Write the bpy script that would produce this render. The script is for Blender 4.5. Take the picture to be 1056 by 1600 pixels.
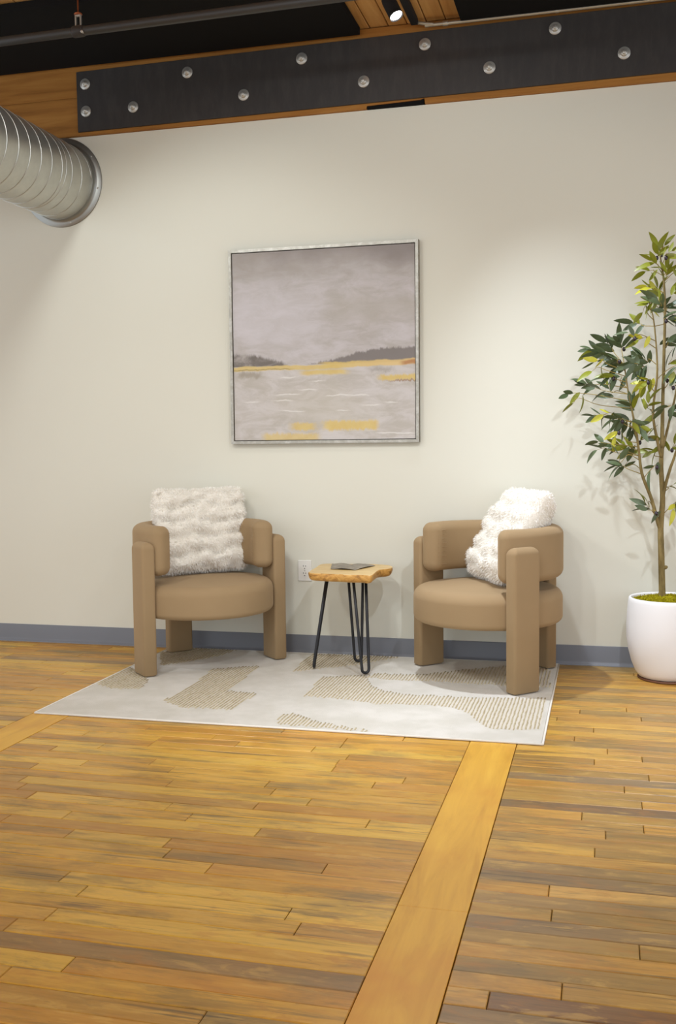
import bpy, bmesh, math, random
from mathutils import Vector, Matrix, noise
random.seed(7)
PI = math.pi
for o in list(bpy.data.objects):
    bpy.data.objects.remove(o, do_unlink=True)
S = bpy.context.scene
C = S.collection

# ------------------------------------------------------------------ camera
F, YAW, PITCH, ROLL = 1601.79, 0.254665, -0.067987, -0.010718
CAM = Vector((0.0, -5.34687, 1.154634))
FW = Vector((-math.sin(YAW)*math.cos(PITCH), math.cos(YAW)*math.cos(PITCH), math.sin(PITCH)))
RT0 = Vector((math.cos(YAW), math.sin(YAW), 0)); UP0 = RT0.cross(FW)
RT = math.cos(ROLL)*RT0 + math.sin(ROLL)*UP0
UP = -math.sin(ROLL)*RT0 + math.cos(ROLL)*UP0
cd = bpy.data.cameras.new('camera'); cam = bpy.data.objects.new('camera', cd); C.objects.link(cam)
cd.sensor_fit = 'VERTICAL'; cd.sensor_height = 36.0; cd.lens = 36.0*F/1600.0
cd.clip_start = 0.05; cd.clip_end = 100
cam.matrix_world = Matrix(((RT.x, UP.x, -FW.x, CAM.x), (RT.y, UP.y, -FW.y, CAM.y),
                           (RT.z, UP.z, -FW.z, CAM.z), (0, 0, 0, 1)))
S.camera = cam

# ------------------------------------------------------------------ light
S.view_settings.view_transform = 'Standard'; S.view_settings.look = 'None'
S.view_settings.exposure = 0.48; S.view_settings.gamma = 1.0
S.view_settings.use_curve_mapping = False
W = bpy.data.worlds.new('world'); S.world = W; W.use_nodes = True
W.node_tree.nodes['Background'].inputs[0].default_value = (0.92, 1.0, 1.11, 1)
W.node_tree.nodes['Background'].inputs[1].default_value = 1.12

def spot(name, loc, aim, power, size, blend, radius, col):
    l = bpy.data.lights.new(name, 'SPOT'); l.energy = power; l.spot_size = math.radians(size)
    l.spot_blend = blend; l.shadow_soft_size = radius; l.color = col
    o = bpy.data.objects.new(name, l); C.objects.link(o); o.location = loc
    o.rotation_euler = (Vector(aim)-Vector(loc)).to_track_quat('-Z', 'Y').to_euler()
    return o
WARM = (0.94, 1.0, 1.03); WHITE = (0.90, 1.0, 1.15)
# track lights of the room, the last one an added fill, hung from the ceiling behind the viewer's field
spot('track_light_west', (-2.45, -2.5, 3.12), (-2.35, -0.3, 0.8), 60, 88, .5, .12, WARM)
spot('track_light_mid', (-1.3, -3.6, 3.12), (-1.0, -0.3, 1.15), 60, 70, .5, .06, WARM)
spot('track_light_inner', (-0.945, -1.4, 3.12), (-2.3, -0.9, 0.0), 28, 76, .7, .05, WARM)
spot('track_light_east', (0.45, -3.0, 3.12), (-0.35, -0.7, 0.1), 95, 66, .7, .05, WHITE)
spot('foreground_fill', (-0.945, -4.2, 3.12), (-0.9, -3.0, 0.0), 54, 110, .7, .05, WARM)  # unseen overhead fill, added to brighten the foreground floor

# ------------------------------------------------------------------ helpers
def px(x, y, axis, value):
    """world point on the plane axis=value seen at photo pixel (x, y): used to take measurements"""
    d = FW + RT*((x-528.0)/F) - UP*((y-800.0)/F)
    t = (value-CAM[axis])/d[axis]
    return CAM + d*t
def proj(P):
    d = Vector(P)-CAM; w = d.dot(FW)
    return 528+F*d.dot(RT)/w, 800-F*d.dot(UP)/w, w
def lerp(a, b, t): return a+(b-a)*t

def obj(name, me, mat=None, parent=None, smooth=False):
    if isinstance(me, bmesh.types.BMesh):
        bm = me; me = bpy.data.meshes.new(name); bm.to_mesh(me); bm.free()
    if mat is not None and not me.materials: me.materials.append(mat)
    if smooth:
        for f in me.polygons: f.use_smooth = True
    o = bpy.data.objects.new(name, me); C.objects.link(o)
    if parent is not None: o.parent = parent
    return o
def mesh(name, v, f):
    me = bpy.data.meshes.new(name); me.from_pydata([tuple(a) for a in v], [], f); me.update(); return me
def empty(name, loc=(0, 0, 0), rz=0.0):
    o = bpy.data.objects.new(name, None); C.objects.link(o); o.location = loc; o.rotation_euler = (0, 0, rz)
    o.empty_display_size = .1
    return o
def tag(o, label=None, cat=None, group=None, kind=None):
    if label: o['label'] = label
    if cat: o['category'] = cat
    if group: o['group'] = group
    if kind: o['kind'] = kind
    return o
def shade(o, angle=35):
    me = o.data
    for f in me.polygons: f.use_smooth = True
    me.set_sharp_from_angle(angle=math.radians(angle))
    return o

def add_box(bm, x0, x1, y0, y1, z0, z1):
    v = [bm.verts.new(c) for c in ((x0,y0,z0),(x1,y0,z0),(x1,y1,z0),(x0,y1,z0),(x0,y0,z1),(x1,y0,z1),(x1,y1,z1),(x0,y1,z1))]
    for q in ((3,2,1,0),(4,5,6,7),(0,1,5,4),(1,2,6,5),(2,3,7,6),(3,0,4,7)):
        bm.faces.new([v[i] for i in q])
    return v
def box(x0, x1, y0, y1, z0, z1, bev=0, seg=2):
    bm = bmesh.new(); add_box(bm, x0, x1, y0, y1, z0, z1)
    if bev: bmesh.ops.bevel(bm, geom=list(bm.edges), offset=bev, segments=seg, profile=.5, affect='EDGES')
    return bm
def rings(bm, R, close_u=True, cap0=True, cap1=True):
    """skin a list of equal-length rings"""
    V = [[bm.verts.new(p) for p in r] for r in R]
    n = len(V[0])
    for a, b in zip(V, V[1:]):
        for i in range(n if close_u else n-1):
            j = (i+1) % n
            bm.faces.new((a[i], a[j], b[j], b[i]))
    if cap0: bm.faces.new(list(reversed(V[0])))
    if cap1: bm.faces.new(V[-1])
    return V
def lathe(bm, prof, n=40, cx=0, cy=0, cap0=True, cap1=True):
    R = [[(cx+r*math.cos(2*PI*i/n), cy+r*math.sin(2*PI*i/n), z) for i in range(n)] for r, z in prof]
    return rings(bm, R, True, cap0, cap1)
def tube(bm, pts, rad, n=10, cap=True, up=None):
    pts = [Vector(p) for p in pts]; m = len(pts)
    rads = rad if isinstance(rad, (list, tuple)) else [rad]*m
    tang = []
    for i in range(m):
        a = pts[max(i-1, 0)]; b = pts[min(i+1, m-1)]
        t = (b-a); tang.append(t.normalized() if t.length > 1e-9 else Vector((0, 0, 1)))
    t0 = tang[0]; ref = Vector((0, 0, 1)) if abs(t0.z) < .9 else Vector((1, 0, 0))
    nrm = (ref - t0*ref.dot(t0)).normalized()
    R = []
    for i in range(m):
        t = tang[i]; nrm = (nrm - t*nrm.dot(t)).normalized(); b = t.cross(nrm)
        R.append([pts[i]+(nrm*math.cos(2*PI*k/n)+b*math.sin(2*PI*k/n))*rads[i] for k in range(n)])
    rings(bm, R, True, cap, cap)
def rrect(w, h, r, n=5):
    """rounded rectangle outline centred at 0, counter-clockwise"""
    r = min(r, w/2-1e-4, h/2-1e-4); out = []
    for cx, cy, a0 in ((w/2-r, h/2-r, 0), (-w/2+r, h/2-r, PI/2), (-w/2+r, -h/2+r, PI), (w/2-r, -h/2+r, 1.5*PI)):
        for k in range(n+1):
            a = a0+PI/2*k/n; out.append((cx+r*math.cos(a), cy+r*math.sin(a)))
    return out
def smooth_path(pts, sub=6):
    """Catmull-Rom through the points"""
    P = [Vector(p) for p in pts]; P = [P[0]*2-P[1]]+P+[P[-1]*2-P[-2]]; out = []
    for i in range(1, len(P)-2):
        for k in range(sub):
            t = k/sub; a, b, c, d = P[i-1], P[i], P[i+1], P[i+2]
            out.append(.5*((2*b)+(c-a)*t+(2*a-5*b+4*c-d)*t*t+(3*b-3*c+d-a)*t**3))
    out.append(P[-2]); return out

# ------------------------------------------------------------------ materials
class N:
    def __init__(s, name):
        s.m = bpy.data.materials.new(name); s.m.use_nodes = True
        s.t = s.m.node_tree; s.b = s.t.nodes['Principled BSDF']
    def n(s, typ, **kw):
        nd = s.t.nodes.new(typ)
        for k, v in kw.items(): setattr(nd, k, v)
        return nd
    def put(s, sock, v):
        if isinstance(v, bpy.types.NodeSocket): s.t.links.new(v, sock)
        elif v is not None:
            if sock.type == 'RGBA' and len(v) == 3: v = (*v, 1)
            sock.default_value = v
    def math(s, op, a, b=None, c=None, clamp=False):
        nd = s.n('ShaderNodeMath', operation=op, use_clamp=clamp)
        for i, v in enumerate((a, b, c)):
            if v is not None: s.put(nd.inputs[i], v)
        return nd.outputs[0]
    def mix(s, f, a, b, blend='MIX'):
        nd = s.n('ShaderNodeMix', data_type='RGBA', blend_type=blend)
        s.put(nd.inputs[0], f); s.put(nd.inputs[6], a); s.put(nd.inputs[7], b); return nd.outputs[2]
    def noise(s, vec, scale, detail=3, rough=.55, dist=0):
        nd = s.n('ShaderNodeTexNoise'); s.put(nd.inputs['Vector'], vec)
        nd.inputs['Scale'].default_value = scale; nd.inputs['Detail'].default_value = detail
        nd.inputs['Roughness'].default_value = rough; nd.inputs['Distortion'].default_value = dist
        return nd.outputs['Fac']
    def ramp(s, f, stops):
        nd = s.n('ShaderNodeValToRGB'); e = nd.color_ramp.elements
        while len(e) < len(stops): e.new(.5)
        for el, (p, c) in zip(e, stops): el.position = p; el.color = (*c, 1) if len(c) == 3 else c
        s.put(nd.inputs[0], f); return nd.outputs[0]
    def step(s, v, a, b):
        """smoothstep of v from a (0) to b (1)"""
        nd = s.n('ShaderNodeMapRange', interpolation_type='SMOOTHSTEP')
        s.put(nd.inputs[0], v); nd.inputs[1].default_value = a; nd.inputs[2].default_value = b
        nd.inputs[3].default_value = 0; nd.inputs[4].default_value = 1
        if a > b:
            nd.inputs[1].default_value = b; nd.inputs[2].default_value = a
            nd.inputs[3].default_value = 1; nd.inputs[4].default_value = 0
        return nd.outputs[0]
    def scale(s, vec, sc, off=None):
        nd = s.n('ShaderNodeVectorMath', operation='MULTIPLY'); s.put(nd.inputs[0], vec); nd.inputs[1].default_value = sc
        o = nd.outputs[0]
        if off is not None:
            ad = s.n('ShaderNodeVectorMath', operation='ADD'); s.put(ad.inputs[0], o); s.put(ad.inputs[1], off); o = ad.outputs[0]
        return o
    def world(s): return s.n('ShaderNodeNewGeometry').outputs['Position']
    def obj(s): return s.n('ShaderNodeTexCoord').outputs['Object']
    def bump(s, h, strength=.3, dist=.01):
        nd = s.n('ShaderNodeBump'); nd.inputs['Strength'].default_value = strength; nd.inputs['Distance'].default_value = dist
        s.put(nd.inputs['Height'], h); s.t.links.new(nd.outputs[0], s.b.inputs['Normal'])
    def out(s, col, rough=.5, metal=0, spec=.5, **kw):
        s.put(s.b.inputs['Base Color'], col); s.put(s.b.inputs['Roughness'], rough)
        s.put(s.b.inputs['Metallic'], metal); s.b.inputs['Specular IOR Level'].default_value = spec
        for k, v in kw.items(): s.put(s.b.inputs[k], v)
        return s.m

def lin(r, g, b):
    f = lambda c: (c/255/12.92) if c/255 <= .04045 else ((c/255+.055)/1.055)**2.4
    return (f(r), f(g), f(b))
M = {}
# painted wall
n = N('wall_paint'); w = n.world()
col = n.mix(n.noise(w, .8, 3), lin(213, 209, 192), lin(217, 214, 198))
n.bump(n.noise(w, 260, 2), .08, .002); M['wall'] = n.out(col, .75, spec=.25)
# wood floor planks (tint per face)
def plank_mat(name, dirt):
    n = N(name); w = n.world()
    at = n.n('ShaderNodeAttribute', attribute_name='tint')
    tint = n.mix(.14, at.outputs['Color'], lin(196, 146, 58))
    off = n.n('ShaderNodeVectorMath', operation='SCALE'); n.put(off.inputs[0], at.outputs['Color']); off.inputs['Scale'].default_value = 37.0
    o3 = off.outputs[0]
    g = n.noise(n.scale(w, (2.2, 26, 1), o3), 1.6, 5, .62, .4)
    fine = n.noise(n.scale(w, (9, 150, 1), o3), 1.0, 3, .6)
    g2 = n.math('MULTIPLY_ADD', fine, .35, n.math('MULTIPLY', g, .75))
    c = n.mix(n.step(g2, .34, .72), n.mix(.18, tint, lin(70, 44, 12)), n.mix(.05, tint, (1, .8, .38)))
    # mottled tone inside each board
    mo = n.noise(n.scale(w, (5, 17, 1), o3), 1.3, 5, .65, .5)
    c = n.mix(n.math('MULTIPLY', n.step(mo, .52, .66), .45), c, lin(176, 116, 40))
    c = n.mix(n.math('MULTIPLY', n.step(mo, .46, .34), .40), c, lin(214, 172, 88))
    # worn olive-grey stains: along single boards, then wide smudges over many boards
    st = n.noise(n.scale(w, (1.5, 9, 1), o3), 1.7, 6, .68, .4)
    c = n.mix(n.math('MULTIPLY', n.step(st, .51, .66), dirt), c, lin(122, 98, 54))
    st2 = n.noise(n.scale(w, (.9, 2.6, 1)), 1.9, 6, .72, .3)
    c = n.mix(n.math('MULTIPLY', n.step(st2, .50, .68), dirt*.85), c, lin(116, 98, 62))
    # thin dark streaks, clustered
    st3 = n.noise(n.scale(w, (2.0, 62, 1)), 1.0, 5, .65, .3)
    msk = n.noise(n.scale(w, (1.3, 4, 1)), 1.7, 4, .65)
    c = n.mix(n.math('MULTIPLY', n.math('MULTIPLY', n.step(st3, .53, .66), n.step(msk, .42, .60)), dirt*1.35), c, lin(88, 72, 48))
    sp = n.noise(n.scale(w, (6, 24, 1)), 2.3, 4, .7)
    c = n.mix(n.math('MULTIPLY', n.step(sp, .66, .76), .7), c, lin(70, 52, 32))
    chip = n.noise(n.scale(w, (14, 40, 1)), 2.0, 3, .7)
    c = n.mix(n.math('MULTIPLY', n.math('MULTIPLY', n.step(chip, .70, .76), n.step(msk, .5, .62)), .5), c, lin(206, 190, 150))
    n.bump(g2, .12, .003)
    r = n.math('MULTIPLY_ADD', st2, .22, .24)
    return n.out(c, r, spec=.5)
M['plank'] = plank_mat('floor_wood', .55)
n = N('inlay_wood'); w = n.world()
g = n.noise(n.scale(w, (14, 1.6, 1)), 1.4, 5, .6, .6)
c = n.ramp(g, [(.25, lin(193, 139, 46)), (.55, lin(215, 164, 59)), (.8, lin(226, 179, 68))])
c = n.mix(n.step(n.noise(w, 2.6, 3), .5, .75), c, lin(204, 142, 51)); M['inlay'] = n.out(c, .38, spec=.35)
n = N('subfloor'); M['gap'] = n.out(lin(46, 32, 18), .9, spec=.1)
# beam timber
n = N('beam_timber'); w = n.world()
g = n.noise(n.scale(w, (1.0, 8, 14)), 2.0, 5, .6, .5)
c = n.ramp(g, [(.25, lin(128, 82, 32)), (.5, lin(158, 106, 46)), (.78, lin(174, 122, 58))])
c = n.mix(n.step(n.noise(n.scale(w, (1, 1, 2)), 3.1, 4, .7), .62, .8), c, lin(104, 70, 34))
n.bump(g, .2, .004); M['timber'] = n.out(c, .65, spec=.2)
n = N('ceiling_wood'); w = n.world(); at = n.n('ShaderNodeObjectInfo')
g = n.noise(n.scale(w, (20, 1.4, 1)), 1.2, 5, .6, .6)
c = n.ramp(g, [(.25, lin(172, 124, 68)), (.55, lin(204, 158, 96)), (.8, lin(216, 174, 112))])
c = n.mix(n.math('MULTIPLY', at.outputs['Random'], .35), c, lin(150, 92, 40)); M['ceil'] = n.out(c, .6, spec=.2)
# steel
n = N('black_steel'); w = n.world()
c = n.mix(n.step(n.noise(n.scale(w, (14, 3, 4)), 1.6, 5, .7), .35, .8), lin(56, 52, 49), lin(66, 61, 57))
n.bump(n.noise(w, 90, 3), .08, .002); M['steel'] = n.out(c, .55, .25, .4)
n = N('bolt_zinc'); M['zinc'] = n.out(lin(186, 182, 172), .38, .55)
n = N('galvanised'); w = n.world()
c = n.mix(n.noise(w, 14, 4, .65), lin(178, 178, 172), lin(206, 206, 198))
M['galv'] = n.out(c, n.math('MULTIPLY_ADD', n.noise(w, 9, 3), .18, .32), .85)
n = N('galvanised_flange'); M['galv2'] = n.out(lin(150, 149, 142), .42, .85)
n = N('conduit_metal'); M['conduit'] = n.out(lin(176, 168, 150), .38, .7)
n = N('matte_black'); M['black'] = n.out(lin(30, 29, 29), .75, spec=.25)
n = N('acoustic_black'); w = n.world()
n.bump(n.noise(w, 400, 2), .3, .003); M['felt'] = n.out(lin(25, 24, 23), .95, spec=.1)
n = N('pipe_black'); M['pipe'] = n.out(lin(58, 56, 53), .5, .2, .5)
n = N('copper_red'); M['copper'] = n.out(lin(170, 100, 66), .4, .7)
n = N('baseboard_vinyl'); M['base'] = n.out(lin(108, 109, 113), .42, spec=.5)
n = N('baseboard_toe'); M['toe'] = n.out(lin(122, 123, 127), .3, spec=.5)
# upholstery
n = N('velvet_taupe'); w = n.obj()
c = n.mix(n.noise(w, 6, 3), lin(147, 123, 90), lin(157, 132, 98))
n.bump(n.noise(w, 420, 2), .15, .002)
M['velvet'] = n.out(c, .85, spec=.15, **{'Sheen Weight': .25, 'Sheen Roughness': .45, 'Sheen Tint': lin(232, 205, 170)})
n = N('pillow_fleece'); w = n.obj()
n.bump(n.noise(w, 90, 4, .7), .5, .006); M['fleece'] = n.out(n.mix(n.noise(w, 12, 3), lin(226, 218, 203), lin(238, 232, 220)), .95, spec=.05)
n = N('pillow_fur'); M['fur'] = n.out(lin(243, 238, 229), .9, spec=.08)
# rug
n = N('rug_cream'); w = n.world()
c = n.mix(n.step(n.noise(w, 5.5, 4, .6), .35, .7), lin(203, 197, 184), lin(215, 209, 198))
n.bump(n.noise(w, 330, 3, .7), .6, .004); M['rug'] = n.out(c, .95, spec=.05)
n = N('rug_rib'); w = n.world()
c = n.mix(n.step(n.noise(n.scale(w, (1, 1, 1)), 60, 3, .6), .3, .7), lin(168, 153, 121), lin(194, 181, 152))
n.bump(n.noise(w, 500, 2), .5, .003); M['rib'] = n.out(c, .95, spec=.05)
n = N('rug_ground'); M['rugg'] = n.out(lin(208, 200, 186), .95, spec=.05)
n = N('rug_binding'); M['bind'] = n.out(lin(226, 220, 208), .9, spec=.05)
# table
n = N('live_edge_top'); w = n.obj()
g = n.noise(n.scale(w, (3, 11, 11)), 2.0, 4, .6, 1.2)
c = n.ramp(g, [(.2, lin(196, 154, 86)), (.5, lin(216, 182, 118)), (.8, lin(228, 200, 142))])
M['slab'] = n.out(c, .35, spec=.45)
n = N('live_edge_bark'); w = n.obj()
g = n.noise(n.scale(w, (12, 12, 22)), 1.7, 5, .65, .8)
c = n.ramp(g, [(.3, lin(128, 84, 34)), (.5, lin(196, 144, 70)), (.75, lin(222, 178, 104))])
n.bump(g, .5, .006); M['edge'] = n.out(c, .45, spec=.4)
n = N('hairpin_black'); M['hair'] = n.out(lin(38, 38, 40), .45, .3, .5)
n = N('brochure_paper'); w = n.obj()
M['paper'] = n.out(n.mix(n.step(n.noise(w, 26, 4, .6), .4, .65), lin(126, 116, 102), lin(156, 146, 130)), .45, spec=.4)
n = N('outlet_white'); M['outlet'] = n.out(lin(226, 222, 212), .35, spec=.5)
n = N('outlet_dark'); M['slot'] = n.out(lin(40, 36, 32), .6)
# picture frame
n = N('frame_silver'); w = n.world()
c = n.mix(n.step(n.noise(w, 30, 5, .7), .40, .66), lin(164, 159, 146), lin(190, 186, 175))
M['frame'] = n.out(c, .4, .35)
n = N('frame_dark'); M['framedark'] = n.out(lin(112, 104, 86), .6, .2)
# plant
def leafmat(nm, a, b):
    n = N(nm); w = n.obj()
    return n.out(n.mix(n.noise(w, 40, 2), a, b), .42, spec=.4, **{'Subsurface Weight': 0.0})
M['leaf0'] = leafmat('leaf_dark', lin(64, 78, 44), lin(92, 104, 72))
M['leaf1'] = leafmat('leaf_olive', lin(112, 118, 22), lin(136, 138, 40))
M['leaf2'] = leafmat('leaf_yellow', lin(176, 172, 34), lin(206, 200, 72))
n = N('bark'); w = n.world()
g = n.noise(n.scale(w, (30, 30, 8)), 1.5, 5, .65)
n.bump(g, .4, .004); M['bark'] = n.out(n.ramp(g, [(.3, lin(98, 84, 50)), (.6, lin(140, 122, 78)), (.8, lin(158, 140, 96))]), .8, spec=.15)
n = N('twig'); M['twig'] = n.out(lin(142, 122, 62), .7, spec=.2)
n = N('olive_fruit'); M['olive'] = n.out(lin(46, 34, 40), .25, spec=.5)
n = N('pot_white'); w = n.world()
n.bump(n.noise(w, 45, 3), .04, .003); M['pot'] = n.out(lin(234, 232, 230), .45, spec=.4)
n = N('moss'); w = n.world()
M['moss'] = n.out(n.mix(n.noise(w, 55, 3, .7), lin(134, 122, 12), lin(196, 184, 44)), .9, spec=.05)
n = N('tray_wood'); M['tray'] = n.out(lin(112, 72, 46), .6)
n = N('lamp_lens'); M['lens'] = n.out((1, 1, 1), .4, **{'Emission Color': (1, .98, .96), 'Emission Strength': 14.0})

# painted canvas: u to the right, v up, both 0..1
def painting():
    n = N('painted_canvas'); oc = n.obj()
    sp = n.n('ShaderNodeSeparateXYZ'); n.put(sp.inputs[0], oc); u, v = sp.outputs[0], sp.outputs[2]
    wob = n.math('MULTIPLY_ADD', n.noise(oc, 9, 4, .6), .03, n.math('SUBTRACT', v, .015))        # v with a brushy wobble
    wf = n.math('MULTIPLY_ADD', n.noise(n.scale(oc, (1, 1, .35)), 42, 4, .7), .05, n.math('SUBTRACT', v, .025))
    uw = n.math('MULTIPLY_ADD', n.noise(oc, 7, 4, .6), .10, n.math('SUBTRACT', u, .05))
    wl = n.math('MULTIPLY_ADD', n.noise(oc, 2.4, 4, .6), .34, n.math('SUBTRACT', v, .17))
    brush = n.noise(n.scale(oc, (1.2, 1, 3)), 5, 5, .65, .5)
    def bx(u0, u1, v0, v1, vv=wob, su=.03, sv=.008, uu=uw):
        a = n.math('MULTIPLY', n.step(uu, u0-su, u0+su), n.step(uu, u1+su, u1-su))
        b = n.math('MULTIPLY', n.step(vv, v0-sv, v0+sv), n.step(vv, v1+sv, v1-sv))
        return n.math('MULTIPLY', a, b)
    sky = n.mix(n.step(brush, .3, .7), lin(172, 164, 156), lin(192, 185, 183))
    sky = n.mix(n.math('MULTIPLY', n.step(wl, .74, 1.02), .75), sky, lin(148, 139, 129))
    sky = n.mix(n.math('MULTIPLY', n.step(n.math('MULTIPLY_ADD', u, .12, wl), .96, 1.12), .6), sky, lin(122, 112, 108))
    sky = n.mix(n.math('MULTIPLY', bx(.52, 1.1, .58, .72, wl, .12, .06), .55), sky, lin(172, 164, 152))
    sky = n.mix(n.math('MULTIPLY', bx(-.1, .45, .52, .78, wl, .15, .1), .45), sky, lin(200, 194, 195))
    water = n.mix(n.step(brush, .35, .65), lin(178, 170, 159), lin(196, 189, 183))
    water = n.mix(n.math('MULTIPLY', bx(.25, .75, .12, .26, wl, .2, .06), .5), water, lin(184, 176, 160))
    c = n.mix(n.step(wob, .395, .405), water, sky)
    # tree lines
    tl = n.math('SUBTRACT', .462, n.math('MULTIPLY', n.math('POWER', n.math('MAXIMUM', n.math('DIVIDE', u, .30), 0), 2), .06))
    mL = n.math('MULTIPLY', n.step(n.math('SUBTRACT', tl, wf), -.012, .012), n.step(v, .392, .398))
    c = n.mix(n.math('MULTIPLY', n.math('MULTIPLY', mL, n.step(u, .33, .27)), n.step(brush, .2, .55)), c, lin(112, 104, 96))
    tr = n.math('MULTIPLY_ADD', n.step(u, .38, .85), .075, .397)
    mR = n.math('MULTIPLY', n.step(n.math('SUBTRACT', tr, wf), -.008, .008), n.step(v, .395, .402))
    c = n.mix(n.math('MULTIPLY', n.math('MULTIPLY', mR, n.step(u, .36, .48)), .95), c, lin(122, 114, 108))
    # ochre shore
    YL, YD = lin(212, 190, 122), lin(198, 164, 84)
    yel = n.mix(n.noise(oc, 16, 4, .7), YD, YL)
    c = n.mix(n.math('MULTIPLY', bx(-.2, .62, .372, .396, wob, .03, .004), .85), c, yel)
    c = n.mix(n.math('MULTIPLY', bx(.5, 1.2, .382, .412, wob, .05, .005), .9), c, n.mix(n.step(u, .55, .9), yel, lin(214, 184, 122)))
    c = n.mix(bx(.93, 1.2, .383, .404, wob, .02, .006), c, lin(176, 128, 84))
    c = n.mix(n.math('MULTIPLY', bx(.39, .64, .343, .368, wob), .9), c, yel)
    c = n.mix(n.math('MULTIPLY', bx(.80, 1.2, .305, .332, wf, .03, .008), .95), c, yel)
    c = n.mix(n.math('MULTIPLY', bx(.86, 1.2, .298, .306, wf, .04, .004), .8), c, lin(140, 104, 76))
    c = n.mix(n.math('MULTIPLY', bx(-.1, .34, .376, .38, wob, .04, .002), .8), c, lin(136, 122, 78))
    # reflections
    c = n.mix(n.math('MULTIPLY', bx(.03, .16, .335, .366, wf, .02, .012), .6), c, lin(140, 130, 110))
    c = n.mix(n.math('MULTIPLY', bx(.74, .88, .352, .374, wf, .02, .01), .5), c, lin(148, 139, 129))
    for (a, b, q) in ((.27, .36, .335), (.37, .47, .268), (.24, .36, .242), (.52, .66, .232), (.22, .31, .212), (.27, .38, .152),
                      (.66, .74, .228), (.84, .91, .192), (.06, .14, .205), (.58, .64, .152), (.72, .8, .178), (.8, .98, .03), (.44, .5, .31)):
        c = n.mix(n.math('MULTIPLY', bx(a, b, q-.003, q+.003, wob, .03, .003), .8), c, lin(216, 211, 203))
    # ochre at the foot
    c = n.mix(n.math('MULTIPLY', bx(.33, .475, .052, .088, wf), .85), c, yel)
    c = n.mix(n.math('MULTIPLY', bx(.51, .79, .05, .098, wf, .02, .01), .9), c, yel)
    c = n.mix(n.math('MULTIPLY', bx(.17, .48, -.1, .034, wf, .03, .012), .75), c, yel)
    n.bump(n.noise(n.scale(oc, (1, 1, 1)), 120, 4, .7), .15, .002)
    return n.out(c, .55, spec=.3)
M['canvas'] = painting()

# ================================================================== SETTING
XL, XR, YN = -6.0, 4.0, -8.0
WALLTOP = 2.881
wall = obj('wall_back', box(XL, XR, 0, .14, 0, WALLTOP), M['wall']); tag(wall, kind='structure')
# cove base: flat strip with a curved toe
bm = bmesh.new()
prof = [(0, 0), (-.017, 0), (-.0165, .004), (-.012, .009), (-.008, .015), (-.006, .022), (-.006, .098), (-.0045, .1012), (0, .1016)]
R = [[(x, y, z) for y, z in prof] for x in (XL, XR)]
rings(bm, R, True)
bmesh.ops.recalc_face_normals(bm, faces=bm.faces)
bb = obj('baseboard_back', bm, M['base']); shade(bb, 50); tag(bb, kind='structure')

# floor -----------------------------------------------------------------
floor = obj('floor', box(XL, XR, YN, .0, -.06, -.012), M['gap']); tag(floor, kind='structure')
PITCHB, Y0 = .0694, .0076
STR = [(-2.384, -2.207), (-.494, -.316)]
def board_verts(x0, x1, y0, y1, z1, ch=.0022, zb=-.012):
    return [(x0, y0, zb), (x1, y0, zb), (x1, y1, zb), (x0, y1, zb),
            (x0, y0, z1-ch), (x1, y0, z1-ch), (x1, y1, z1-ch), (x0, y1, z1-ch),
            (x0+ch, y0+ch, z1), (x1-ch, y0+ch, z1), (x1-ch, y1-ch, z1), (x0+ch, y1-ch, z1)]
BF = [(0, 1, 5, 4), (1, 2, 6, 5), (2, 3, 7, 6), (3, 0, 4, 7), (4, 5, 9, 8), (5, 6, 10, 9), (6, 7, 11, 10), (7, 4, 8, 11), (8, 9, 10, 11)]
PAL_M = [lin(206, 153, 46), lin(200, 144, 43), lin(215, 164, 52), lin(193, 135, 41), lin(224, 177, 62), lin(189, 133, 43), lin(209, 157, 52), lin(178, 130, 48)]
PAL_R = [lin(198, 144, 52), lin(182, 135, 52), lin(215, 164, 59), lin(162, 122, 51), lin(176, 135, 57), lin(204, 155, 60), lin(154, 119, 56), lin(189, 137, 48)]
GREY, BROWN = lin(112, 92, 70), lin(96, 66, 44)
rnd = random.Random(21)
boards = []
nrow = int(-YN/PITCHB)
for r in range(nrow):
    y1 = -.0005 if r == 0 else Y0-r*PITCHB; y0 = Y0-(r+1)*PITCHB
    for k, (a, b) in enumerate(((XL, STR[0][0]), (STR[0][1], STR[1][0]), (STR[1][1], XR))):
        x = a; first = True
        pal = PAL_R if k == 2 else PAL_M
        while x < b-.01:
            L = rnd.choice((.3, .42, .55, .7, .9, 1.15)) * rnd.uniform(.85, 1.2)
            if k == 2 and x > -.4 and x < .4: L *= 1.25
            if first: L *= rnd.uniform(.35, 1); first = False
            x2 = x+L
            if b-x2 < .16: x2 = b
            col = rnd.choice(pal); j = rnd.uniform(.9, 1.08); col = [min(1, c*j) for c in col]
            if rnd.random() < (.10 if k == 2 else .04): col = [lerp(c, d, .7) for c, d in zip(col, GREY)]
            boards.append([x, x2, y0, y1, col]); x = x2
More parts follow.
